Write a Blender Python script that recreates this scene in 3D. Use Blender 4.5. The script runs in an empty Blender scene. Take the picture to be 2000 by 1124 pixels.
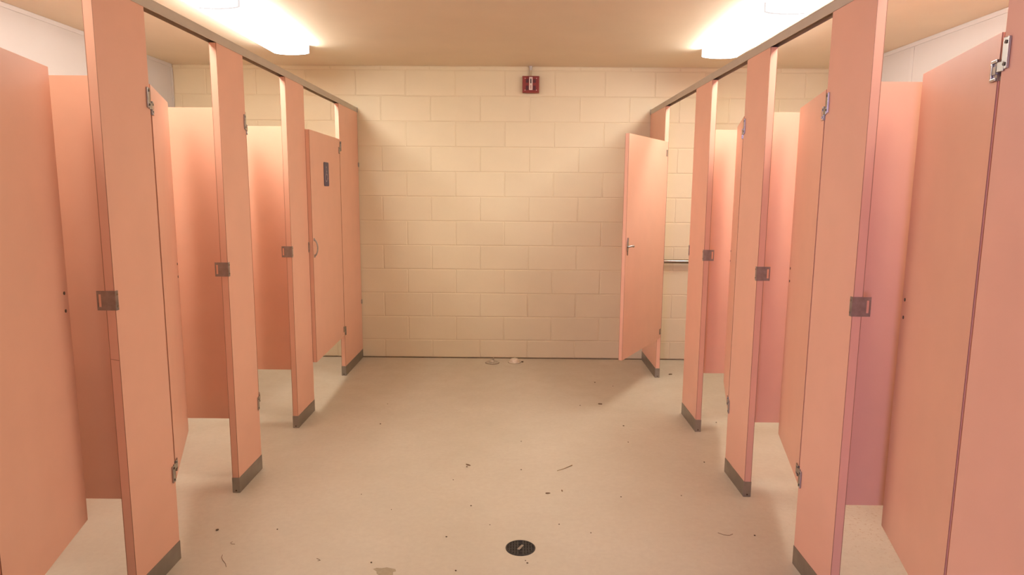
import bpy, bmesh, math, random
from mathutils import Vector, Matrix
random.seed(7)
S = bpy.context.scene
COL = S.collection
R = math.radians

# ------------------------------------------------------------------ camera
F_PX, PITCH, YAW, ROLL, CAM_H = 1309.19, -0.1441, -0.0046, 0.0080, 1.434
cd = bpy.data.cameras.new('camera'); cam = bpy.data.objects.new('camera', cd); COL.objects.link(cam)
cd.sensor_width = 36.0; cd.sensor_fit = 'HORIZONTAL'; cd.lens = F_PX / 2000 * 36.0
cd.clip_start = .02; cd.clip_end = 60
fw = Vector((math.sin(YAW)*math.cos(PITCH), math.cos(YAW)*math.cos(PITCH), math.sin(PITCH)))
rt = Vector((math.cos(YAW), -math.sin(YAW), 0)); up = rt.cross(fw)
r2 = rt*math.cos(ROLL) + up*math.sin(ROLL); u2 = up*math.cos(ROLL) - rt*math.sin(ROLL)
m = Matrix((r2, u2, -fw)).transposed().to_4x4(); m.translation = Vector((0, 0, CAM_H))
cam.matrix_world = m
S.camera = cam

# ------------------------------------------------------------------ world, exposure, big lights
w = bpy.data.worlds.new('world'); S.world = w; w.use_nodes = True
w.node_tree.nodes['Background'].inputs[0].default_value = (.55, .68, 1, 1)
w.node_tree.nodes['Background'].inputs[1].default_value = .6
S.view_settings.view_transform = 'Standard'; S.view_settings.look = 'None'
S.view_settings.gamma = 1; S.view_settings.use_curve_mapping = False
S.view_settings.exposure = 0.0
LAMP = 25.0                        # radiance of the fluorescent lenses
LAMP_COL = (1.0, .965, .92)
# daylight entering through the window in the wall behind the camera
ld = bpy.data.lights.new('window_daylight', 'AREA'); lo = bpy.data.objects.new('window_daylight', ld); COL.objects.link(lo)
ld.shape = 'RECTANGLE'; ld.size = 1.0; ld.size_y = 1.0; ld.energy = 190; ld.color = (.55, .46, 1.0)
lo.location = (-2.0, -4.43, 1.35); lo.rotation_euler = (R(90), 0, R(180))
lo.rotation_euler = Vector((0, 1, 0)).to_track_quat('-Z', 'Z').to_euler()

# added fill for camera-facing surfaces, set in an added doorway behind the camera
ld = bpy.data.lights.new('rear_fill', 'AREA'); lo = bpy.data.objects.new('rear_fill', ld); COL.objects.link(lo)
ld.shape = 'RECTANGLE'; ld.size = 1.0; ld.size_y = 2.0; ld.energy = 22; ld.color = (1.0, .92, .86)
lo.location = (-.1, -4.43, 1.03); lo.rotation_euler = Vector((0, 1, 0)).to_track_quat('-Z', 'Z').to_euler()

# ------------------------------------------------------------------ room measures
YW = 5.6274; XWL = -2.80; XWR = 2.63; ZC = 2.4274; YB = -4.5
def XL(y): return -1.2985 - .0024*(y-3)
def XR(y): return 1.0940 + .0002*(y-3)
PT = .032                          # pilaster thickness
DT = .026                          # door / divider thickness
ZT = 2.0555                        # pilaster top
D0, D1 = .322, 1.797               # door and divider bottom / top

# ------------------------------------------------------------------ materials
def mat(name, col, rough=.5, metal=0, spec=.5, noise=None, bump=None, tint=0, coat=0):
    """noise=(scale, amount, detail) varies the paint colour, bump=(scale, strength, dist)"""
    M = bpy.data.materials.new(name); M.use_nodes = True; nt = M.node_tree; N = nt.nodes; L = nt.links
    b = N['Principled BSDF']
    b.inputs['Base Color'].default_value = (*col, 1); b.inputs['Roughness'].default_value = rough
    b.inputs['Metallic'].default_value = metal; b.inputs['Specular IOR Level'].default_value = spec
    tc = N.new('ShaderNodeTexCoord'); out = None
    if noise:
        n = N.new('ShaderNodeTexNoise'); n.inputs['Scale'].default_value = noise[0]; n.inputs['Detail'].default_value = noise[2]
        L.new(tc.outputs['Object'], n.inputs['Vector'])
        r = N.new('ShaderNodeMapRange'); r.inputs[1].default_value = .25; r.inputs[2].default_value = .75
        r.inputs[3].default_value = 1-noise[1]; r.inputs[4].default_value = 1+noise[1]
        L.new(n.outputs['Fac'], r.inputs[0])
        x = N.new('ShaderNodeMix'); x.data_type = 'RGBA'; x.blend_type = 'MULTIPLY'; x.inputs['Factor'].default_value = 1
        x.inputs['A'].default_value = (*col, 1); L.new(r.outputs[0], x.inputs['B']); out = x.outputs['Result']
    if tint:
        oi = N.new('ShaderNodeObjectInfo'); r = N.new('ShaderNodeMapRange')
        r.inputs[3].default_value = 1-tint; r.inputs[4].default_value = 1+tint
        L.new(oi.outputs['Random'], r.inputs[0])
        x = N.new('ShaderNodeMix'); x.data_type = 'RGBA'; x.blend_type = 'MULTIPLY'; x.inputs['Factor'].default_value = 1
        if out: L.new(out, x.inputs['A'])
        else: x.inputs['A'].default_value = (*col, 1)
        L.new(r.outputs[0], x.inputs['B']); out = x.outputs['Result']
    if out: L.new(out, b.inputs['Base Color'])
    if bump:
        n = N.new('ShaderNodeTexNoise'); n.inputs['Scale'].default_value = bump[0]; n.inputs['Detail'].default_value = 4
        L.new(tc.outputs['Object'], n.inputs['Vector'])
        bp = N.new('ShaderNodeBump'); bp.inputs['Strength'].default_value = bump[1]; bp.inputs['Distance'].default_value = bump[2]
        L.new(n.outputs['Fac'], bp.inputs['Height']); L.new(bp.outputs['Normal'], b.inputs['Normal'])
    if coat: b.inputs['Coat Weight'].default_value = coat
    return M

M = {}
M['laminate'] = mat('salmon_laminate', (.775, .425, .285), .42, 0, .4, noise=(6, .03, 3), bump=(420, .08, .001))
M['core'] = mat('laminate_core', (.36, .16, .09), .6)
M['steel'] = mat('brushed_steel', (.42, .39, .35), .34, 1, noise=(30, .12, 4))
M['bar'] = mat('grab_bar_steel', (.26, .21, .17), .22, 1)
M['chrome'] = mat('chrome', (.42, .40, .37), .27, 1)
M['keeper'] = mat('dull_steel', (.30, .25, .215), .36, .6, noise=(40, .2, 4))
M['shoe'] = mat('shoe_steel', (.34, .32, .29), .38, 1, noise=(14, .12, 5))
M['rail'] = mat('anodised_aluminium', (.50, .43, .33), .5, .25, noise=(10, .05, 4))
M['screw'] = mat('dark_screw', (.10, .075, .06), .4, .7)
M['nylon'] = mat('white_nylon', (.8, .74, .66), .4)
M['block'] = mat('painted_block', (.745, .63, .42), .48, 0, .35, noise=(5, .025, 5), bump=(130, .18, .0015), tint=.012)
M['mortar'] = mat('painted_mortar', (.735, .61, .40), .55, bump=(160, .3, .002))
M['ceiling'] = mat('ceiling_paint', (.82, .71, .54), .6, 0, .3, noise=(3, .03, 4), bump=(220, .15, .001))
M['sidewall'] = mat('white_wall_panel', (.54, .495, .455), .35, 0, .4, noise=(4, .02, 3), bump=(90, .06, .001))
M['sidetrim'] = mat('white_panel_trim', (.56, .515, .475), .35)
M['grime_and_shade'] = mat('grime_and_shade', (.16, .11, .06), .8, noise=(20, .4, 4))  # dirt at the floor, and the painted shade inside the head rails
M['red'] = mat('alarm_red', (.24, .030, .022), .4)
M['reddark'] = mat('alarm_grille', (.07, .012, .015), .5)
M['strobe'] = mat('strobe_plastic', (.72, .56, .48), .25)
M['dark'] = mat('dark_plastic', (.04, .03, .03), .5)
M['blue'] = mat('navy_sign', (.036, .028, .085), .4)
M['white'] = mat('faded_white', (.34, .29, .31), .5)
M['conduit'] = mat('painted_conduit', (.50, .38, .23), .45)
M['plug'] = mat('painted_flange', (.70, .59, .44), .5, noise=(40, .1, 4))
M['flange'] = mat('old_metal_flange', (.46, .40, .30), .45, .2, noise=(60, .25, 4))
M['iron'] = mat('drain_iron', (.055, .050, .045), .45, .6, noise=(90, .5, 5))
M['irondark'] = mat('drain_dark', (.012, .011, .010), .8)
M['dirt'] = mat('dirt', (.10, .062, .03), .9)
M['leaf'] = mat('dry_leaf', (.17, .10, .045), .85, noise=(80, .3, 3))
M['straw'] = mat('straw', (.30, .20, .09), .8)
M['hair'] = mat('hair_strand', (.22, .12, .07), .6)
M['patch'] = mat('worn_patch', (.36, .29, .18), .6, noise=(60, .12, 5))
M['frame'] = mat('window_frame_paint', (.6, .58, .55), .4)

def emission(name, col, st):
    q = bpy.data.materials.new(name); q.use_nodes = True; nt = q.node_tree
    nt.nodes.remove(nt.nodes['Principled BSDF'])
    e = nt.nodes.new('ShaderNodeEmission'); e.inputs[0].default_value = (*col, 1); e.inputs[1].default_value = st
    nt.links.new(e.outputs[0], nt.nodes['Material Output'].inputs[0]); return q
M['lens'] = emission('lit_lens', LAMP_COL, LAMP)
M['lensdim'] = emission('dimmed_lit_lens', LAMP_COL, LAMP*.5)      # nearest fixtures dimmed so the near partitions render darker
M['lensside'] = emission('lit_lens_side', LAMP_COL, LAMP*1.3)
M['lensend'] = emission('lit_lens_end', (1.0, .90, .86), .9)
M['housing'] = mat('white_enamel', (.8, .76, .68), .35)

def floor_material():
    q = bpy.data.materials.new('painted_concrete'); q.use_nodes = True; nt = q.node_tree; N = nt.nodes; L = nt.links
    b = N['Principled BSDF']; tc = N.new('ShaderNodeTexCoord')
    def noise(sc, det, rough=.5, vec=None):
        n = N.new('ShaderNodeTexNoise'); n.inputs['Scale'].default_value = sc; n.inputs['Detail'].default_value = det
        n.inputs['Roughness'].default_value = rough; L.new(vec or tc.outputs['Object'], n.inputs['Vector']); return n.outputs['Fac']
    def rng(s, a, b_, c, d):
        r = N.new('ShaderNodeMapRange'); L.new(s, r.inputs[0])
        for i, v in enumerate((a, b_, c, d)): r.inputs[i+1].default_value = v
        return r.outputs[0]
    def mul(a, b_):
        k = N.new('ShaderNodeMath'); k.operation = 'MULTIPLY'; L.new(a, k.inputs[0])
        if isinstance(b_, float): k.inputs[1].default_value = b_
        else: L.new(b_, k.inputs[1])
        return k.outputs[0]
    def mix(fac, A, B):
        x = N.new('ShaderNodeMix'); x.data_type = 'RGBA'; L.new(fac, x.inputs['Factor'])
        for s, v in (('A', A), ('B', B)):
            if isinstance(v, tuple): x.inputs[s].default_value = (*v, 1)
            else: L.new(v, x.inputs[s])
        return x.outputs['Result']
    c = mix(rng(noise(2.2, 6, .6), .3, .7, 0, 1), (.55, .48, .355), (.60, .53, .40))     # broad mottling
    c = mix(rng(noise(38, 5, .65), .35, .7, 0, .35), c, (.48, .395, .29))                   # fine wear
    mp = N.new('ShaderNodeMapping'); mp.inputs['Scale'].default_value = (5, 30, 1); mp.inputs['Rotation'].default_value = (0, 0, .5)
    L.new(tc.outputs['Object'], mp.inputs[0])
    c = mix(mul(rng(noise(3, 6, .7, mp.outputs[0]), .62, .74, 0, .5), rng(noise(1.3, 3), .45, .65, 0, 1)), c, (.40, .28, .15))  # scuffs
    c = mix(mul(rng(noise(150, 3, .6), .70, .76, 0, .9), rng(noise(2.6, 3), .42, .62, 0, 1)), c, (.20, .13, .06))               # grit
    # rust coloured litter collected on the floor of the nearest right stall
    sp = N.new('ShaderNodeVectorMath'); sp.operation = 'DISTANCE'; sp.inputs[1].default_value = (1.62, 2.72, 0)
    L.new(tc.outputs['Object'], sp.inputs[0])
    near = rng(sp.outputs['Value'], .12, .55, 1, 0)
    c = mix(mul(rng(noise(60, 5, .7), .56, .68, 0, .75), near), c, (.36, .20, .07))
    L.new(c, b.inputs['Base Color'])
    L.new(rng(noise(9, 5), .3, .7, .30, .44), b.inputs['Roughness']); b.inputs['Specular IOR Level'].default_value = .38
    bp = N.new('ShaderNodeBump'); bp.inputs['Strength'].default_value = .12; bp.inputs['Distance'].default_value = .002
    L.new(noise(60, 5), bp.inputs['Height']); L.new(bp.outputs['Normal'], b.inputs['Normal'])
    return q
M['floor'] = floor_material()

# ------------------------------------------------------------------ mesh helpers
def box(bm, x0, x1, y0, y1, z0, z1, bev=0, mi=0):
    r = bmesh.ops.create_cube(bm, size=1)
    for v in r['verts']:
        v.co = Vector((x0+(v.co.x+.5)*(x1-x0), y0+(v.co.y+.5)*(y1-y0), z0+(v.co.z+.5)*(z1-z0)))
    fs = {f for v in r['verts'] for f in v.link_faces}
    for f in fs: f.material_index = mi
    if bev:
        es = list({e for v in r['verts'] for e in v.link_edges})
        bmesh.ops.bevel(bm, geom=es, offset=bev, segments=2, affect='EDGES', profile=.5)
def cyl(bm, p, ax, r, h, seg=16, r2=None):
    """cylinder / cone from p along ax"""
    ax = Vector(ax).normalized(); q = Vector((0, 0, 1)).rotation_difference(ax).to_matrix().to_4x4()
    q.translation = Vector(p)+ax*h/2
    bmesh.ops.create_cone(bm, cap_ends=True, segments=seg, radius1=r, radius2=r if r2 is None else r2, depth=h, matrix=q)
def tube(bm, pts, r, seg=10):
    pts = [Vector(p) for p in pts]; rings = []
    for i, p in enumerate(pts):
        d = (pts[min(i+1, len(pts)-1)]-pts[max(i-1, 0)]).normalized()
        a = d.cross(Vector((0, 0, 1)))
        if a.length < 1e-3: a = d.cross(Vector((1, 0, 0)))
        a.normalize(); b = d.cross(a)
        rr = r[i] if isinstance(r, (list, tuple)) else r
        rings.append([bm.verts.new(p+(a*math.cos(t)+b*math.sin(t))*rr) for t in [2*math.pi*k/seg for k in range(seg)]])
    for A, B in zip(rings, rings[1:]):
        for k in range(seg): bm.faces.new((A[k], A[(k+1) % seg], B[(k+1) % seg], B[k]))
    bm.faces.new(rings[0][::-1]); bm.faces.new(rings[-1])
def prism(bm, poly, y0, y1, plane='xz'):
    """extrude a 2-D outline along the third axis"""
    mk = {'xz': lambda a, b, c: (a, c, b), 'xy': lambda a, b, c: (a, b, c), 'yz': lambda a, b, c: (c, a, b)}[plane]
    A = [bm.verts.new(mk(a, b, y0)) for a, b in poly]; B = [bm.verts.new(mk(a, b, y1)) for a, b in poly]
    bm.faces.new(A); bm.faces.new(B[::-1]); n = len(poly)
    for i in range(n): bm.faces.new((A[i], B[i], B[(i+1) % n], A[(i+1) % n]))
def lathe(bm, prof, seg=28):
    rings = [[bm.verts.new((r*math.cos(2*math.pi*k/seg), r*math.sin(2*math.pi*k/seg), z)) for k in range(seg)] for r, z in prof]
    for A, B in zip(rings, rings[1:]):
        for k in range(seg): bm.faces.new((A[k], A[(k+1) % seg], B[(k+1) % seg], B[k]))
    bm.faces.new(rings[-1]); bm.faces.new(rings[0][::-1])
def obj(name, bm, mats, parent=None, smooth=False, loc=None):
    bmesh.ops.recalc_face_normals(bm, faces=bm.faces)
    me = bpy.data.meshes.new(name); bm.to_mesh(me); bm.free()
    for q in (mats if isinstance(mats, (list, tuple)) else [mats]): me.materials.append(M[q])
    if smooth:
        for p in me.polygons: p.use_smooth = True
        me.set_sharp_from_angle(angle=R(40))
    o = bpy.data.objects.new(name, me); COL.objects.link(o)
    if parent: o.parent = parent
    if loc: o.location = loc
    return o
def made(name, mats, parent, fn, smooth=False, loc=None):
    bm = bmesh.new(); fn(bm); return obj(name, bm, mats, parent, smooth, loc)
def tag(o, label, cat, group=None):
    o['label'] = label; o['category'] = cat
    if group: o['group'] = group
    return o
def thing(name, label, cat, loc, rz=0, group=None):
    o = bpy.data.objects.new(name, None); COL.objects.link(o); o.empty_display_size = .05
    o.location = loc; o.rotation_euler = (0, 0, rz); return tag(o, label, cat, group)
def struct(o): o['kind'] = 'structure'; return o
def clone(o, parent=None, loc=None):
    c = o.copy(); COL.objects.link(c); c.parent = parent
    if loc: c.location = loc
    return c
def slab(bm, x0, x1, t, z0, z1, e=.0022):
    """laminate board: local x = width, y = thickness; the dark core line shows at every edge"""
    ys = (-t/2, -t/2+e, t/2-e, t/2)
    ring = lambda y: [bm.verts.new(p) for p in ((x0, y, z0), (x1, y, z0), (x1, y, z1), (x0, y, z1))]
    rs = [ring(y) for y in ys]
    bm.faces.new(rs[0]); bm.faces.new(rs[3][::-1])
    for j in range(3):
        for k in range(4):
            f = bm.faces.new((rs[j][k], rs[j+1][k], rs[j+1][(k+1) % 4], rs[j][(k+1) % 4]))
            f.material_index = 0 if j == 1 else 1

# ------------------------------------------------------------------ the room
struct(made('floor', 'floor', None, lambda b: box(b, XWL-.2, XWR+.2, YB-.2, YW+.2, -.1, 0)))
struct(made('ceiling', 'ceiling', None, lambda b: box(b, XWL-.2, XWR+.2, YB-.2, YW+.2, ZC, ZC+.1)))
wl = struct(made('wall_left', 'sidetrim', None, lambda b: box(b, XWL-.15, XWL-.004, YB, YW+.15, 0, ZC)))
wr = struct(made('wall_right', 'sidetrim', None, lambda b: box(b, XWR+.004, XWR+.15, YB, YW+.15, 0, ZC)))
wb = struct(made('wall_back', 'mortar', None, lambda b: box(b, XWL-.15, XWR+.15, YW+.0032, YW+.15, 0, ZC)))
def rear(b):                        # wall behind the camera, with the opening of the window
    x0, x1, z0, z1 = -2.5, -1.5, .85, 1.85
    box(b, XWL, x0, YB-.15, YB, 0, ZC); box(b, x1, -.62, YB-.15, YB, 0, ZC); box(b, .42, XWR, YB-.15, YB, 0, ZC); box(b, -.62, .42, YB-.15, YB, 2.06, ZC)
    box(b, x0, x1, YB-.15, YB, 0, z0); box(b, x0, x1, YB-.15, YB, z1, ZC)
struct(made('wall_front', 'block', None, rear))
struct(made('light_blocker_left', 'block', None, lambda b: box(b, XWL-.003, -1.30, -2.3, 1.05, 0, ZC)))  # unseen mass added to keep window light off the back and left walls
struct(made('light_blocker_right', 'block', None, lambda b: box(b, 1.10, XWR+.003, -2.3, 1.05, 0, ZC)))  # unseen mass added opposite to cut bounce light near the camera
def wframe(b):
    x0, x1, z0, z1, y0, y1 = -2.5, -1.5, .85, 1.85, YB-.10, YB-.04
    box(b, x0, x0+.04, y0, y1, z0, z1); box(b, x1-.04, x1, y0, y1, z0, z1)
    box(b, x0+.04, x1-.04, y0, y1, z0, z0+.04); box(b, x0+.04, x1-.04, y0, y1, z1-.04, z1); box(b, -2.02, -1.98, y0, y1, z0+.04, z1-.04)
struct(made('window_1', 'frame', None, wframe))
struct(made('fill_doorway_1', 'frame', None, lambda b: (box(b, -.66, -.60, YB-.16, YB+.01, 0, 2.10), box(b, .40, .46, YB-.16, YB+.01, 0, 2.10), box(b, -.60, .40, YB-.16, YB+.01, 2.04, 2.10))))  # unseen doorway frame added to house the rear fill light

# side walls: sheets joined by narrow trim strips
def wall_panels(parent, x_out, sgn, seams):
    ys = [YB] + seams + [YW]
    for a, c in zip(ys, ys[1:]):
        x0, x1 = sorted((x_out, x_out-sgn*.004))
        made('panel', 'sidewall', parent, lambda b: box(b, x0, x1, a+.004, c-.004, .002, ZC-.002))
    for y in seams:
        x0, x1 = sorted((x_out, x_out+sgn*.003))
        made('seam_strip', 'sidetrim', parent, lambda b: box(b, x0, x1, y-.018, y+.018, .002, ZC-.03, .001))
    x0, x1 = sorted((x_out, x_out+sgn*.005))
    made('cove_strip', 'sidetrim', parent, lambda b: box(b, x0, x1, YB, YW-.02, ZC-.028, ZC-.001, .001))
    made('corner_strip', 'sidetrim', parent, lambda b: box(b, x0, x1, YW-.028, YW-.002, .002, ZC-.03, .001))
wall_panels(wl, XWL, 1, [-3.71, -2.49, -1.27, -.05, 1.17, 2.39, 3.61, 4.83])
wall_panels(wr, XWR, -1, [-3.89, -2.67, -1.45, -.23, .99, 2.21, 3.43, 4.65])

# back wall: painted concrete blocks in running bond, every block its own piece
JZ, JX, CH, BL, J = .1585, .108, .2032, .4064, .0066
def block_mesh(wd, ht):
    b = bmesh.new(); c = .0032; d = .006
    x, z = wd/2, ht/2
    P = lambda pts: [b.verts.new(p) for p in pts]
    back = P(((-x, d, -z), (x, d, -z), (x, d, z), (-x, d, z)))
    mid = P(((-x, c*.7, -z), (x, c*.7, -z), (x, c*.7, z), (-x, c*.7, z)))
    fr = P(((-x+c, 0, -z+c), (x-c, 0, -z+c), (x-c, 0, z-c), (-x+c, 0, z-c)))
    b.faces.new(fr)
    for A, B in ((back, mid), (mid, fr)):
        for k in range(4): b.faces.new((A[k], A[(k+1) % 4], B[(k+1) % 4], B[k]))
    bmesh.ops.recalc_face_normals(b, faces=b.faces)
    me = bpy.data.meshes.new('block'); b.to_mesh(me); b.free(); me.materials.append(M['block']); return me
cache = {}
for r in range(0, 13):
    z0 = .004 if r == 0 else JZ+(r-1)*CH; z1 = min(JZ+r*CH, ZC-.001)
    off = JX + (0 if r % 2 == 0 else BL/2)
    js = sorted([off+n*BL for n in range(-9, 9)])
    js = [XWL] + [x for x in js if XWL+.03 < x < XWR-.03] + [XWR]
    for a, c in zip(js, js[1:]):
        k = (round(c-a-J, 3), round(z1-z0-J, 3))
        if k[1] < .01: continue
        if k not in cache: cache[k] = block_mesh(*k)
        o = bpy.data.objects.new('block', cache[k]); COL.objects.link(o); o.parent = wb
        o.location = ((a+c)/2, YW+random.uniform(-.0003, .0003), (z0+z1)/2)
struct(made('baseboard_back', 'grime_and_shade', None, lambda b: box(b, XWL, XWR, YW-.003, YW+.002, 0, .006)))

# ------------------------------------------------------------------ ceiling lights
def lens_section(hw, top, n=9):
    pts = [(-hw, top), (-hw*.99, -.055)]
    for i in range(1, n): 
        t = -1+2*i/n; pts.append((hw*.985*t*.99, -.058-.008*(1-t*t)))
    pts += [(hw*.99, -.055), (hw, top)]
    return pts
def fixture(x, y0, y1, label, dim=False):
    t = thing('ceiling_light', label, 'ceiling light', (x, (y0+y1)/2, ZC), 0, 'fluorescent fixtures over the stalls')
    h = (y1-y0)/2
    made('housing', 'housing', t, lambda b: box(b, -.112, .112, -h, h, -.004, -.0005, .001))
    ln = made('lens', ['lensdim' if dim else 'lens', 'lensside'], t, lambda b: prism(b, lens_section(.122, -.0045), -h+.008, h-.008), True)
    if not dim:
        for p in ln.data.polygons:
            if abs(p.normal.x) > .8: p.material_index = 1
    for s in (-1, 1):
        made('end_cap', 'lensend', t, lambda b: prism(b, lens_section(.1235, -.0045), s*h-(s > 0)*.0075, s*h+(s < 0)*.0075))
    return t
FXL, FXR = -1.577, 1.420
for i, (a, c) in enumerate(((3.675, 4.875), (2.46, 3.66), (1.245, 2.445))):
    n = ('far', 'middle', 'near')[i]
    fixture(FXL, a, c, ('lit fluorescent ceiling light over left stalls, closest to the block wall',
            'lit fluorescent ceiling light over left stalls, cut by the top of the photo',
            'lit fluorescent ceiling light over the nearest left stall, above the photo')[i], i == 2)
    fixture(FXR, a+.03, c+.03, ('lit fluorescent ceiling light over right stalls, closest to the block wall',
            'lit fluorescent ceiling light over right stalls, cut by the top of the photo',
            'lit fluorescent ceiling light over the nearest right stall, above the photo')[i], i == 2)

# ------------------------------------------------------------------ stall partitions
def aisle_box(b, a, x0, x1, y0, y1, z0, z1, bev=0):
    """box whose y counts from the board's middle towards the aisle (a = sign of that side)"""
    p, q = sorted((a*y0, a*y1)); box(b, x0, x1, p, q, z0, z1, bev)
def keeper(par, a, end, wd):
    """bent steel strike with a slot on a pilaster edge; end = -1 near edge, +1 far edge"""
    e = end*wd/2; f = lambda v: e+end*v
    def X(b, v0, v1, y0, y1, z0, z1, bev=0):
        p, q = sorted((f(v0), f(v1))); aisle_box(b, a, p, q, y0, y1, z0, z1, bev)
    h = PT/2
    def body(b):
        X(b, .0004, .0032, -h-.012, h+.003, 1.037, 1.101)                    # plate across the edge
        X(b, .0004, .0032, -h-.026, -h-.012, 1.037, 1.048)                   # around the slot
        X(b, .0004, .0032, -h-.026, -h-.012, 1.090, 1.101)
        X(b, .0004, .0032, -h-.026, -h-.0215, 1.048, 1.090)
        X(b, -.013, .0004, h+.0004, h+.003, 1.037, 1.101)                    # flange on the aisle face
    k = made('latch_keeper', 'keeper', par, body)
    for z in (1.049, 1.089):
        made('screw', 'chrome', k, lambda b: cyl(b, (f(-.0075), a*(h+.003), z), (0, a, 0), .0034, .0016, 10))
def hinge_bracket(par, a, end, wd, low):
    """cast hinge half on the pilaster: plate on the aisle face and the arm that carries the door"""
    e = end*wd/2; f = lambda v: e-end*v; h = PT/2
    zz = (lambda v: .392-(v-1.705)*.95) if low else (lambda v: v)
    def X(b, v0, v1, y0, y1, z0, z1, bev=0):
        p, q = sorted((f(v0), f(v1))); s, u = sorted((zz(z0), zz(z1))); aisle_box(b, a, p, q, y0, y1, s, u, bev)
    def body(b):
        X(b, .0005, .0225, h+.0004, h+.0035, 1.712, 1.782, .001)
        X(b, .0195, .0225, h+.003, h+.0065, 1.712, 1.782, .001)              # raised rim
        X(b, -.011, .010, h-.010, h+.0045, 1.708, 1.730, .001)               # arm into the gap
        cyl(b, (f(-.006), 0, min(zz(1.700), zz(1.735))), (0, 0, 1), .0055, .034, 12)
        aisle_box(b, a, *sorted((f(-.011), f(-.001))), -.004, h-.002, *sorted((zz(1.710), zz(1.728))))
    k = made('hinge_bracket', 'chrome', par, body)
    for z in (1.723, 1.771):
        made('screw', 'screw', k, lambda b: cyl(b, (f(.011), a*(h+.0035), zz(z)), (0, a, 0), .0042, .0018, 12))
    made('bushing', 'nylon', k, lambda b: cyl(b, (f(-.006), a*.004, min(zz(1.690), zz(1.700))), (0, 0, 1), .0058, .0095, 12))

def pilaster(side, y0, y1, label, near_keeper=False, far_keeper=False, hinge=None):
    a = -1 if side == 'L' else 1
    ym = (y0+y1)/2; wd = y1-y0
    x = XL(ym)-PT/2 if side == 'L' else XR(ym)+PT/2
    t = thing('stall_pilaster', label, 'partition post', (x, ym, 0), R(90), 'pilasters of the %s stall row' % ('left' if side == 'L' else 'right'))
    made('post_board', ['laminate', 'core'], t, lambda b: slab(b, -wd/2, wd/2, PT, .003, ZT))
    def shoe(b):
        o = .0018; W = wd/2+o; T = PT/2+o; z1 = .0755
        box(b, -W, W, -T, -PT/2, 0, z1, .0006); box(b, -W, W, PT/2, T, 0, z1, .0006)
        box(b, -W, -wd/2, -PT/2, PT/2, 0, z1, .0006); box(b, wd/2, W, -PT/2, PT/2, 0, z1, .0006)
    s = made('shoe', 'shoe', t, shoe)
    made('screw', 'screw', s, lambda b: cyl(b, (-wd/2-.0018, 0, .012), (-1, 0, 0), .004, .0012, 10))
    if near_keeper: keeper(t, a, -1, wd)
    if far_keeper: keeper(t, a, 1, wd)
    if hinge:
        hinge_bracket(t, a, hinge, wd, False); hinge_bracket(t, a, hinge, wd, True)
    return t

def hinge_cap(par, a, low):
    z0, z1 = (.352, .394) if low else (1.690, 1.738)
    h = DT/2
    def body(b):
        for s in (1, -1):
            aisle_box(b, a*s, .004, .036, h+.0003, h+.002, z0, z1)
            aisle_box(b, a*s, .004, .036, h+.002, h+.0055, z0, z0+.007, .001)         # raised rim
            aisle_box(b, a*s, .004, .036, h+.002, h+.0055, z1-.007, z1, .001)
            aisle_box(b, a*s, .029, .036, h+.002, h+.0055, z0+.007, z1-.007, .001)
        box(b, .0032, .0048, -h-.002, h+.002, z0, z1)
        box(b, .006, .024, a*(h+.0035)-.0015, a*(h+.0035)+.0015, (z0+z1)/2-.009, (z0+z1)/2+.009)
    made('hinge_cap', 'chrome', par, body)

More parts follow.
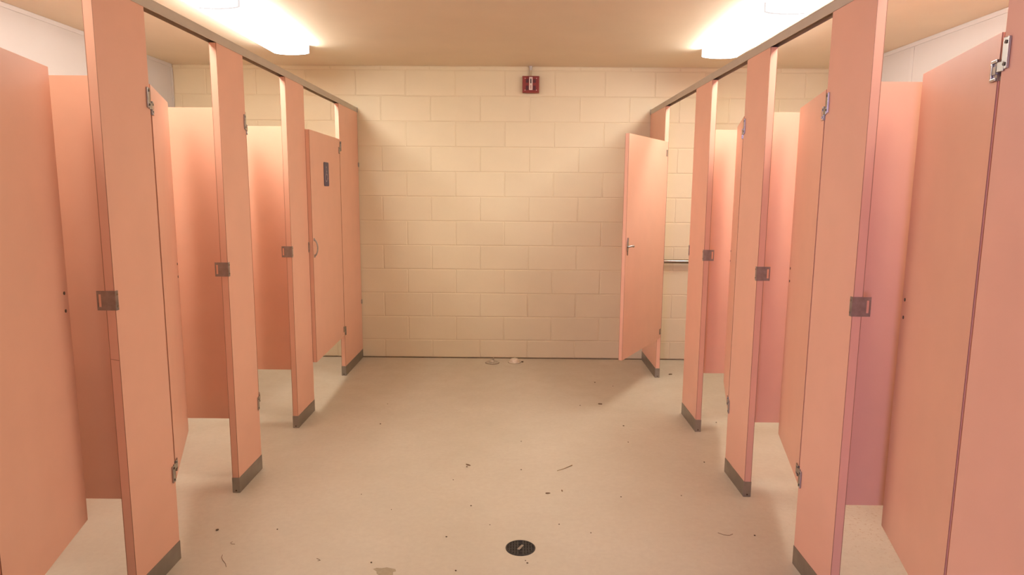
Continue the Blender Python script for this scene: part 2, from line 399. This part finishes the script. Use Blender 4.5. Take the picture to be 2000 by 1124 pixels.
def door(side, hy, wd, ang, hinge_far, outward, label, handle=False, lever=False):
    """hy = edge of the pilaster that carries the hinge; ang = degrees open"""
    th = R(ang); sg = -1 if side == 'L' else 1
    if not hinge_far:  d = (sg*math.sin(th), math.cos(th)); y = hy+.0065; a = -1 if side == 'L' else 1
    else:
        o = -sg if outward else sg
        d = (o*math.sin(th), -math.cos(th)); y = hy-.0065; a = 1 if side == 'L' else -1
    x = XL(y)-PT/2+.002 if side == 'L' else XR(y)+PT/2-.002
    t = thing('stall_door', label, 'stall door', (x, y, 0), math.atan2(d[1], d[0]), 'doors of the toilet stalls')
    made('door_board', ['laminate', 'core'], t, lambda b: slab(b, .005, wd, DT, D0, D1))
    hinge_cap(t, a, False); hinge_cap(t, a, True)
    h = DT/2
    if not (handle or lever):
        for z in (1.043, 1.100):
            made('screw', 'screw', t, lambda b: cyl(b, (wd-.030, a*h, z), (0, a, 0), .0055, .002, 12))
    # slide latch on the stall side
    if lever:
        def body(b):
            prism(b, [(wd-.034, 1.045), (wd-.018, 1.045), (wd-.012, 1.075), (wd-.018, 1.112), (wd-.034, 1.112), (wd-.040, 1.075)], -a*(h+.0004), -a*(h+.006))
            prism(b, [(wd-.031, 1.108), (wd-.021, 1.108), (wd-.023, 1.135), (wd-.029, 1.135)], -a*(h+.0004), -a*(h+.009))
            prism(b, [(wd-.032, 1.050), (wd-.020, 1.050), (wd-.025, 1.020), (wd-.029, 1.020)], -a*(h+.0004), -a*(h+.007))
        l = made('latch', 'chrome', t, body)
        made('knob', 'chrome', l, lambda b: tube(b, [(wd-.026, -a*(h+.006), 1.076), (wd-.030, -a*(h+.018), 1.078), (wd-.046, -a*(h+.028), 1.080), (wd-.060, -a*(h+.031), 1.079)], [.008, .006, .006, .0085], 12), True)
    else:
        l = made('latch', 'chrome', t, lambda b: aisle_box(b, -a, wd-.048, wd-.004, h+.0004, h+.014, 1.040, 1.102, .003))
        made('knob', 'chrome', l, lambda b: cyl(b, (wd-.030, -a*(h+.014), 1.071), (0, -a, 0), .007, .016, 14), True)
    if handle:
        def pull(b):
            pts = [(wd-.026-.003*math.sin(math.pi*i/12), a*(h+.001+.021*math.sin(math.pi*i/12)**.6), 1.008+.108*i/12) for i in range(13)]
            tube(b, pts, .0045, 10)
            for z in (1.010, 1.114): box(b, wd-.034, wd-.018, *sorted((a*(h+.0003), a*(h+.005))), z-.010, z+.010, .002)
        made('pull_handle', 'steel', t, pull, True)
    return t

def divider(side, yc, label):
    x0 = XL(yc)-PT-.003 if side == 'L' else XR(yc)+PT+.003
    x1 = XWL+.015 if side == 'L' else XWR-.015
    t = thing('stall_divider', label, 'partition', ((x0+x1)/2, yc, 0), 0, 'dividers between the stalls')
    wd = abs(x1-x0)
    made('panel_board', ['laminate', 'core'], t, lambda b: slab(b, -wd/2, wd/2, DT, D0, D1))
    s = 1 if side == 'L' else -1                                     # side of the pilaster
    for z in (.46, 1.06, 1.62):
        for e in (s, -s):
            def body(b):
                for q in (1, -1):
                    y0, y1 = sorted((q*(DT/2+.0004), q*(DT/2+.0025))); x0_, x1_ = sorted((e*(wd/2-.024), e*(wd/2)))
                    box(b, x0_, x1_, y0, y1, z, z+.05)
                x0_, x1_ = sorted((e*wd/2, e*(wd/2+.0025))); box(b, x0_, x1_, -DT/2-.02, DT/2+.02, z, z+.05)
            if e == s: continue                                      # brackets at the posts are hidden clips
            made('wall_bracket', 'steel', t, body)
    return t

PL = {0: (1.270, 1.560), 1: (2.139, 2.432), 2: (3.005, 3.2866), 3: (3.8831, 4.209), 4: (5.0407, YW-.006)}
PR = {0: (1.282, 1.574), 1: (2.1472, 2.4423), 2: (3.0172, 3.3073), 3: (3.8849, 4.2189), 4: (5.0618, YW-.006)}
pilaster('L', *PL[0], 'salmon pilaster that hinges the nearest left door, past the left edge of the photo', hinge=1)
p1l = pilaster('L', *PL[1], 'tall salmon pilaster nearest the camera in the left row', True, hinge=1)
pilaster('L', *PL[2], 'second salmon pilaster from the camera in the left row', True, hinge=1)
pilaster('L', *PL[3], 'salmon pilaster on the handle side of the closed left door', True, True)
p4l = pilaster('L', *PL[4], 'wide salmon pilaster between the closed left door and the block wall', hinge=-1)
made('scuff_mark', 'core', p1l, lambda b: prism(b, [(-PT/2+.001, .868), (PT/2-.002, .873), (PT/2-.002, .8745), (-PT/2+.001, .8700)], -(PL[1][1]-PL[1][0])/2-.0004, -(PL[1][1]-PL[1][0])/2+.0002, 'yz'))
pilaster('R', *PR[0], 'salmon pilaster cut by the right edge of the photo, large chrome hinge', hinge=1)
pilaster('R', *PR[1], 'tall pinkish salmon pilaster nearest the camera in the right row, fully inside the photo', True, hinge=1)
pilaster('R', *PR[2], 'second salmon pilaster from the camera in the right row', True, hinge=1)
pilaster('R', *PR[3], 'salmon pilaster beside the grab bar opening in the right row', True, True)
p4r = pilaster('R', *PR[4], 'salmon pilaster against the block wall behind the right door swung into the aisle', hinge=-1)
for t, a in ((p4l, -1), (p4r, 1)):                                   # small steel wall clips
    wd = PL[4][1]-PL[4][0] if t is p4l else PR[4][1]-PR[4][0]
    for z in (.47, 1.615):
        made('wall_clip', 'steel', t, lambda b: aisle_box(b, a, wd/2-.022, wd/2+.004, PT/2+.0004, PT/2+.006, z, z+.036, .0015))

door('L', PL[0][1], .566, 14.2, False, False, 'salmon stall door at the left edge of the photo, ajar inward')
door('L', PL[1][1], .560, 21.5, False, False, 'salmon stall door ajar behind the nearest left pilaster')
door('L', PL[2][1], .583, 25.0, False, False, 'salmon stall door almost hidden behind the second left pilaster')
dl = door('L', PL[4][0], .818, 1.9, True, True, 'closed salmon stall door with pull handle and navy sign', handle=True)
door('R', PR[0][1], .572, 15.3, False, False, 'large salmon stall door ajar at the right edge of the photo')
door('R', PR[1][1], .562, 14.0, False, False, 'salmon stall door ajar behind the nearest full right pilaster')
door('R', PR[2][1], .566, 15.0, False, False, 'narrow-looking salmon stall door ajar behind the second right pilaster')
door('R', PR[4][0], .826, 29.5, True, True, 'wide pink stall door swung out into the aisle near the block wall', lever=True)

for i, n in ((0, 'out of the photo, before the nearest left door'), (1, 'behind the nearest left pilaster'), (2, 'behind the second left pilaster'), (3, 'beside the closed door stall on the left')):
    divider('L', (PL[i][0]+PL[i][1])/2, 'salmon stall divider panel '+n)
for i, n in ((0, 'hidden behind the nearest right door'), (1, 'seen purplish pink behind the nearest right pilaster'), (2, 'behind the second right pilaster'), (3, 'beside the grab bar stall on the right')):
    divider('R', (PR[i][0]+PR[i][1])/2, 'salmon stall divider panel '+n)

def rail(side):
    y0, y1 = (PL if side == 'L' else PR)[0][0]-.01, YW-.004
    fx = XL if side == 'L' else XR; a = 1 if side == 'L' else -1      # aisle direction in x
    xm = fx((y0+y1)/2)-a*PT/2
    rz = -math.atan((fx(y1)-fx(y0))/(y1-y0))
    t = thing('head_rail', 'brushed tan metal head rail along the top of the %s stall row' % ('left' if side == 'L' else 'right'), 'rail', (xm, (y0+y1)/2, ZT-.001), rz, 'head rails')
    L = (y1-y0)/2; T = PT/2+.0022
    def body(b):
        box(b, -T, T, -L, L, .0335, .0385, .001); box(b, -T, -T+.0018, -L, L, 0, .0335); box(b, T-.0018, T, -L, L, 0, .0335)
        box(b, -T+.0018, T-.0018, -L, L, .026, .0335, mi=1)  # dark filler colours in the shade inside the hollow channel
    made('channel', ['rail', 'grime_and_shade'], t, body)
    made('end_bracket', 'steel', t, lambda b: box(b, -T-.003, T+.003, L-.014, L+.001, 0.0, .0405, .001))
rail('L'); rail('R')

# ------------------------------------------------------------------ accessibility sign on the closed left door
ca, sa = math.cos(dl.rotation_euler[2]), math.sin(dl.rotation_euler[2]); lx, ly = .425, DT/2+.0006      # on the aisle face of the door
sg = thing('accessibility_sign', 'small navy sign with a faded wheelchair symbol on the closed left door', 'sign', (dl.location.x+lx*ca-ly*sa, dl.location.y+lx*sa+ly*ca, 1.532), dl.rotation_euler[2]+math.pi)
def rrect(w_, h_, r, n=5):
    pts = []
    for cx, cy, s in ((w_-r, h_-r, 0), (-w_+r, h_-r, 90), (-w_+r, -h_+r, 180), (w_-r, -h_+r, 270)):
        pts += [(cx+r*math.cos(R(s+90*i/n)), cy+r*math.sin(R(s+90*i/n))) for i in range(n+1)]
    return pts
made('plate', 'blue', sg, lambda b: prism(b, rrect(.064, .080, .012), -.003, 0))
def isa(b):
    Y = -.0036
    def stroke(pts, r=.0042): 
        for (a0, b0), (a1, b1) in zip(pts, pts[1:]):
            dx, dz = a1-a0, b1-b0; l = math.hypot(dx, dz); nx, nz = -dz/l*r, dx/l*r
            prism(b, [(a0+nx, b0+nz), (a1+nx, b1+nz), (a1-nx, b1-nz), (a0-nx, b0-nz)], Y, -.0031)
    prism(b, [(-.006+.0085*math.cos(R(k*30)), .046+.0085*math.sin(R(k*30))) for k in range(12)], Y, -.0031)
    stroke([(-.006, .034), (-.004, -.002), (.018, -.002), (.028, -.030), (.036, -.027)])
    stroke([(-.005, .018), (.014, .018)], .0034)
    stroke([(-.008+.027*math.cos(R(t)), -.022+.027*math.sin(R(t))) for t in range(115, 361, 18)], .0034)
made('wheelchair_symbol', 'white', sg, isa)

# ------------------------------------------------------------------ fire alarm and its conduit
fa = thing('fire_alarm', 'square red fire alarm horn with a white strobe high on the block wall', 'fire alarm', (.1125, YW-.0008, 2.2815))
def alarm_body(b):
    box(b, -.058, .058, -.016, 0, -.058, .058)
    A = [(-.068, -.066), (.068, -.066), (.068, .066), (-.068, .066)]; B = [(-.062, -.060), (.062, -.060), (.062, .060), (-.062, .060)]
    prism(b, A, -.038, -.016); 
    va = [b.verts.new((x, -.038, z)) for x, z in A]; vb = [b.verts.new((x, -.046, z)) for x, z in B]
    for k in range(4): b.faces.new((va[k], va[(k+1) % 4], vb[(k+1) % 4], vb[k]))
    b.faces.new(vb)
made('housing', 'red', fa, alarm_body)
for sx in (-1, 1):
    for z0, z1 in ((.012, .040), (-.044, -.010)):
        x0, x1 = sorted((sx*.019, sx*.040))
        made('grille', 'reddark', fa, lambda b: [box(b, x0, x1, -.0485, -.0460, z0+(z1-z0)*k/5, z0+(z1-z0)*(k+.8)/5) for k in range(5)])
for sx in (-1, 1):
    for z in (-.046, .046):
        made('screw', 'strobe', fa, lambda b: cyl(b, (sx*.046, -.0460, z), (0, -1, 0), .0035, .001, 10))
st = made('strobe', 'strobe', fa, lambda b: box(b, -.0145, .0145, -.056, -.0462, -.046, .056, .003))
made('lamp', 'dark', st, lambda b: box(b, -.0045, .0045, -.0585, -.0562, .006, .042, .002))
made('red_marking', 'red', st, lambda b: [box(b, -.0035, .0035, -.0568, -.0562, -.034+k*.009, -.029+k*.009) for k in range(3)])
cn = thing('conduit', 'short pipe and fitting running from the ceiling to the red alarm', 'conduit', (.112, YW-.018, 2.349))
made('pipe', 'conduit', cn, lambda b: cyl(b, (0, 0, 0), (0, 0, 1), .0075, .048, 14), True)
made('fitting', 'sidetrim', cn, lambda b: (cyl(b, (0, 0, .046), (0, 0, 1), .0115, .026, 14), cyl(b, (0, 0, .071), (0, 0, 1), .015, .006, 14)), True)

# ------------------------------------------------------------------ grab bar in the far right stall
gb = thing('grab_bar', 'horizontal steel grab bar on the block wall in the far right stall', 'grab bar', (1.75, YW-.0015, .856))
yb = -.050; rr = .0165
made('bar', 'bar', gb, lambda b: tube(b, [(-.60, -.006, 0), (-.60, yb+.02, 0), (-.594, yb+.006, 0), (-.58, yb, 0), (.58, yb, 0), (.594, yb+.006, 0), (.60, yb+.02, 0), (.60, -.006, 0)], rr, 18), True)
for s in (-1, 1):
    made('flange', 'steel', gb, lambda b: cyl(b, (s*.60, 0, 0), (0, -1, 0), .038, .006, 24), True)

# ------------------------------------------------------------------ floor fittings
dr = thing('floor_drain', 'round dark iron floor drain with a slotted grate', 'drain', (.031, 2.534, 0))
made('rim', 'iron', dr, lambda b: (lathe(b, [(.0605, 0), (.0605, .0018), (.0575, .0030), (.0540, .0030), (.0535, .0006), (.01, .0006)], 40)), True)
made('grate_base', 'irondark', dr, lambda b: lathe(b, [(.0530, .0008), (.0530, .0012), (.002, .0012)], 32))
gr = bmesh.new()
for k in range(-4, 5):
    x = k*.0112; l = math.sqrt(max(.0525**2-x*x, 0))
    if abs(k) == 0: continue
    box(gr, x-.0034, x+.0034, -l, l, .0013, .0030)
for y in (-.030, -.010, .010, .030):
    l = math.sqrt(.0525**2-y*y); box(gr, -l, l, y-.0022, y+.0022, .0013, .0028)
obj('grate', gr, 'iron', dr)
def dbar(b):
    q = Matrix.Rotation(R(62), 3, 'Z'); n0 = len(b.verts); box(b, -.020, .020, -.0055, .0055, .0030, .0046, .001)
    for v in b.verts: v.co = q @ v.co
made('lifting_bar', 'steel', dr, dbar)

f1 = thing('pipe_flange', 'grey metal pipe flange with a bolt on the floor by the block wall', 'pipe cap', (-.186, 5.474, 0))
made('ring', 'flange', f1, lambda b: lathe(b, [(.056, 0), (.056, .005), (.050, .008), (.044, .007), (.038, .004), (.026, .005), (.023, .020), (.018, .024), (.006, .024)], 32), True)
made('bolt', 'flange', f1, lambda b: (cyl(b, (.010, -.004, .020), (0, 0, 1), .0085, .014, 6), cyl(b, (.010, -.004, .034), (0, 0, 1), .004, .012, 10)))
made('rim_dark_ring', 'grime_and_shade', f1, lambda b: lathe(b, [(.060, 0), (.060, .0012), (.057, .0016)], 32))  # dark ring just outside the flange rim
f2 = thing('pipe_plug', 'beige painted pipe cap on the floor by the block wall', 'pipe cap', (0.000, 5.494, 0))
made('ring', 'plug', f2, lambda b: lathe(b, [(.050, 0), (.050, .004), (.046, .007), (.040, .009), (.037, .022), (.030, .031), (.012, .034)], 32), True)
made('lug', 'plug', f2, lambda b: box(b, -.007, .012, -.012, .006, .030, .040, .003))
made('grime_ring', 'grime_and_shade', f2, lambda b: lathe(b, [(.054, 0), (.054, .0012), (.051, .0016)], 32))
tag(made('pebble', 'dirt', None, lambda b: bmesh.ops.create_icosphere(b, subdivisions=2, radius=.0085, matrix=Matrix.Diagonal((1.3, .8, .6, 1))), True, (.066, 5.497, .0048)),
    'small brown crumb touching the beige pipe cap', 'debris')

# worn patch of floor paint at the bottom edge of the photo
pp = [(-.532, 2.371), (-.520, 2.379), (-.500, 2.377), (-.482, 2.383), (-.466, 2.378), (-.447, 2.372), (-.442, 2.358), (-.452, 2.352), (-.449, 2.335), (-.458, 2.318), (-.480, 2.300), (-.505, 2.312), (-.500, 2.330), (-.512, 2.340), (-.516, 2.356)]
tag(made('worn_patch', 'patch', None, lambda b: prism(b, [(x+.487, y-2.34) for x, y in pp], 0, .0007, 'xy'), False, (-.487, 2.34, .0001)),
    'olive grey worn patch on the floor at the bottom edge of the photo', 'stain')

# litter on the floor
def chip(b, sx, sy, n=7):
    pts = []
    for k in range(n):
        r_ = random.uniform(.75, 1.1); t = 2*math.pi*k/n; pts.append((sx*r_*math.cos(t), sy*r_*math.sin(t)))
    prism(b, pts, 0, min(sx, sy)*.5, 'xy')
def flake(x, y, sx, sy, rz, material, label, group=None, name='leaf_fragment', cat='debris'):
    o = made(name, material, None, lambda b: chip(b, sx, sy), False, (x, y, .0004)); o.rotation_euler[2] = rz
    return tag(o, label, cat, group)
flake(.584, 4.395, .017, .008, -.1, 'leaf', 'brown leaf fragment on the floor below the swung out door')
flake(-.240, 3.356, .017, .0055, -.6, 'leaf', 'slim brown leaf fragment in the middle of the aisle floor')
flake(1.234, 5.159, .016, .009, .2, 'leaf', 'brown leaf fragment on the floor inside the grab bar stall')
flake(.165, 3.030, .011, .006, .1, 'leaf', 'short tan flake on the aisle floor between the drain and the straw')
flake(.235, 3.06, .004, .009, .2, 'leaf', 'thin upright brown flake on the aisle floor below the straw')
sm = bmesh.new(); bmesh.ops.create_icosphere(sm, subdivisions=1, radius=1)
spot = obj('dirt_speck', sm, 'dirt')
spots = [(.609, 4.910, 6.5), (-.823, 3.964, 5.5), (.676, 3.969, 6), (-1.250, 2.650, 7.5), (-.244, 3.330, 5), (-.193, 2.894, 4.5), (-.548, 2.414, 4.5),
         (.057, 2.422, 4.5), (.043, 3.697, 4), (-.216, 2.364, 4.5), (1.019, 2.652, 4.5), (-1.000, 2.662, 4), (-.277, 2.614, 4.5), (.732, 4.821, 4),
         (-.852, 4.352, 3.5), (.445, 4.36, 5), (.66, 3.70, 4.5), (.04, 3.3, 4.5), (1.02, 3.42, 5.5), (.51, 3.00, 4), (.80, 3.02, 3.5), (-.30, 3.17, 3.5),
         (.20, 2.73, 4), (.33, 2.66, 3.5), (.05, 2.44, 3), (1.33, 3.58, 4.5), (1.27, 4.05, 4.5), (-.72, 3.0, 3), (-.55, 2.85, 3), (-.1, 2.72, 3)]
where = ['in front of the swung out door, closest to the block wall', 'left of the aisle middle, level with the third left pilaster', 'right of the aisle middle, level with the third right pilaster shoe',
         'beside the nearest left pilaster, largest of the specks', 'touching the slim leaf fragment in the aisle', 'midway between the slim leaf fragment and the drain', 'just right of the olive patch',
         'right below the drain at the bottom of the photo', 'alone in the middle of the aisle, well above the straw', 'at the bottom edge of the photo, between patch and drain', 'beside the curved hair on the right',
         'left of the drain, right of the small curled hair', 'a short way left of the drain', 'beyond the brown leaf fragment, below the swung out door', 'far left, near the closed stall door',
         'left of the brown leaf fragment below the swung out door', 'right of the straw, second speck up towards the swung out door', 'left of the straw, level with it', 'next to the second right pilaster shoe, on the aisle side',
         'right of the thin upright flake, in open floor', 'between the curved hair and the second right pilaster shoe', 'below the slim leaf fragment, to its left', 'up and right of the drain, nearer one of two',
         'up and right of the drain, farther one of two', 'close under the drain, smallest there', 'inside the right stall behind the second pilaster', 'inside the right stall behind the third pilaster',
         'left of the aisle, faint, above the olive patch', 'between the olive patch and the slim leaf fragment', 'above and left of the drain, faint']
for i, (x, y, s) in enumerate(spots):
    o = spot if i == 0 else clone(spot)
    s *= .001; o.location = (x, y, s*.42); o.scale = (s, s*.85, s*.45); o.rotation_euler[2] = i*1.3
    tag(o, 'dirt speck '+where[i], 'debris', 'dirt specks on the floor')
tag(made('straw', 'straw', None, lambda b: tube(b, [(.225, 3.290, .0018), (.262, 3.317, .0022), (.296, 3.350, .0024), (.309, 3.361, .0026)], [.0011, .0014, .0017, .0026], 6)),
    'thin dry straw lying on the floor right of the aisle middle', 'debris')
def strand(x, y, pts, label):
    tag(made('hair_strand', 'hair', None, lambda b: tube(b, [(px, py, .0012) for px, py in pts], .0009, 5), False, (x, y, 0)), label, 'hair')
strand(-1.11, 2.404, [(-.035, .055), (-.030, .035), (-.016, .015), (.004, -.008), (.016, -.030)], 'long curved hair on the floor by the nearest left pilaster shoe')
strand(-1.135, 2.545, [(-.012, .014), (-.016, .004), (-.008, -.005), (.006, -.006)], 'small curled hair on the floor near the left pilaster')
strand(-.755, 2.43, [(-.012, .010), (-.002, .004), (.006, -.004), (-.003, -.008)], 'small hooked hair on the floor left of the olive patch')
strand(.90, 2.66, [(-.030, .012), (-.010, -.006), (.012, -.010), (.030, .002)], 'curved hair on the floor by the nearest right pilaster')
